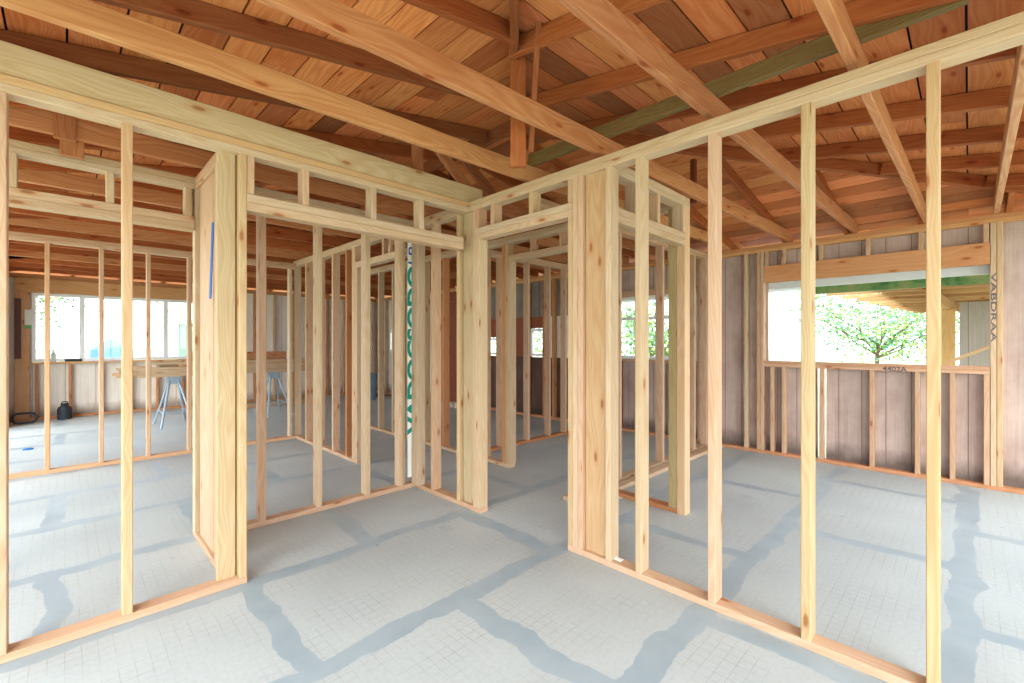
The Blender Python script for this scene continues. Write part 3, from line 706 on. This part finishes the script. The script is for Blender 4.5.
def tree(x, y, h, rad, seed, label, leaves=2200, pal=None, zc=.62, trunk=.09):
    rnd = random.Random(seed)
    r = empty('leafy_tree', (x, y, -.13), label=label, cat='tree')
    segs = [((x, y, -.13), (x + .1, y, h * .35), trunk, trunk * .7)]
    tips = []
    for i in range(11):
        a_ = rnd.uniform(0, 6.28); p = Vector((x + .1 * rnd.random(), y, h * rnd.uniform(.22, .4)))
        d = Vector((math.cos(a_), math.sin(a_), rnd.uniform(.25, 1.0))).normalized()
        rr = trunk * .5
        for s_ in range(4):
            q = p + d * rad * .3; segs.append((p, q, rr, rr * .65)); rr *= .65
            tips.append(q.copy())
            d = (d + Vector((rnd.uniform(-.5, .5), rnd.uniform(-.5, .5), rnd.uniform(-.2, .4)))).normalized(); p = q
    tubes('trunk', segs, M['bark'], r, n=6)
    V = []; F = []; TN = []
    pal = pal or [srgb(120, 165, 90), srgb(150, 190, 110), srgb(90, 140, 90), srgb(190, 205, 120), srgb(120, 170, 150)]
    for i in range(leaves):
        c = rnd.choice(tips) + Vector((rnd.gauss(0, .16), rnd.gauss(0, .16), rnd.gauss(0, .14))) * rad
        d = Vector((rnd.gauss(0, 1), rnd.gauss(0, 1), rnd.gauss(-.2, .6))).normalized(); u = d.orthogonal().normalized()
        u = (Matrix.Rotation(rnd.uniform(0, 6.28), 3, d) @ u); n_ = d.cross(u) * .012
        l = rnd.uniform(.07, .13); w = l * .3; m = len(V)
        V += [c, c + d * l * .5 + u * w + n_, c + d * l, c + d * l * .5 - u * w + n_]
        F.append((m, m + 1, m + 2, m + 3)); TN.append(rnd.choice(pal))
    mesh_obj('foliage', V, F, M['leaf'], r, tints=TN)
    return r
tree(15.6, 1.75, 3.4, 2.1, 3, 'small open-branched tree with light green leaves outside the right window', 5200, trunk=.06)
tree(22.0, 9.5, 2.4, 2.0, 5, 'low pale bushy tree outside the left end of the right window', 2500)
tree(9.6, 4.9, 3.0, 1.4, 9, 'green shrub-like tree outside the closet window', 3000, trunk=.05)
tree(10.5, 10.2, 3.0, 1.6, 12, 'leafy tree outside the small windows of the dark wall', 2000, trunk=.05)
tree(-2.2, 18.5, 5.0, 2.4, 15, 'tree whose leafy branch shows at the top left of the rear window', 2600, trunk=.07, pal=[srgb(80, 120, 60), srgb(100, 140, 70), srgb(70, 105, 60)])
# behind the rear window
lumber('porch_rail', (-1.5, 13.2, 2.36), (7, 13.2, 2.36), .09, .15, (0, 0, 1), [srgb(220, 222, 200)], None, label='pale porch beam outside the rear window', cat='beam')
for x, dx in ((-.9, .8), (2.3, -.8)):
    lumber('porch_post', (x, 13.2, -.13), (x, 13.2, 2.285), .1, .1, (0, 1, 0), [srgb(236, 236, 226)], None, label='white porch post outside the rear window, %s' % ('toward its left end' if x < 0 else 'toward its right end'), cat='post')
    lumber('porch_brace', (x + .05 * (1 if dx > 0 else -1), 13.3, 1.62), (x + dx, 13.3, 2.28), .05, .07, (0, 1, 0), [srgb(214, 206, 186)], None, label='diagonal porch brace outside the rear window, %s' % ('left one' if x < 0 else 'right one'), cat='brace')
V = [(.45, 15.5, -.13), (1.15, 15.5, -.13), (1.15, 16.5, -.13), (.45, 16.5, -.13), (.45, 15.5, 1.12), (1.15, 15.5, 1.22), (1.15, 16.5, 1.2), (.45, 16.5, 1.1), (.85, 16.0, 1.42)]
mesh_obj('blue_tarp', V, [(0, 1, 5, 4), (1, 2, 6, 5), (2, 3, 7, 6), (3, 0, 4, 7), (4, 5, 8), (5, 6, 8), (6, 7, 8), (7, 4, 8)], M['tarp'], loc=(.8, 16.0, -.13))['label'] = 'bright blue tarp tent outside the rear window'
bpy.data.objects['blue_tarp']['category'] = 'tarp'
sh = empty('garden_shed', (3.6, 17.5, -.13), label='pale green shed with a window outside the rear window', cat='shed')
boxes('shed_body', [(2.7, 4.8, 17, 18.6, -.13, 1.9)], M['shed'], sh); boxes('shed_roof', [(2.6, 4.9, 16.85, 18.7, 1.9, 2.0)], M['white'], sh)
boxes('shed_window', [(3.0, 3.35, 16.97, 17.0, .6, 1.4), (3.6, 3.95, 16.97, 17.0, .6, 1.4)], plain('dull_blue_glass', srgb(120, 150, 160), .2), sh)
fn = empty('fence', (8, 24, -.13), label='low pale fence far behind the rear window', cat='fence')
boxes('fence_panel', [(-6, 12, 24, 24.06, .1, 1.05)], M['ground'], fn)
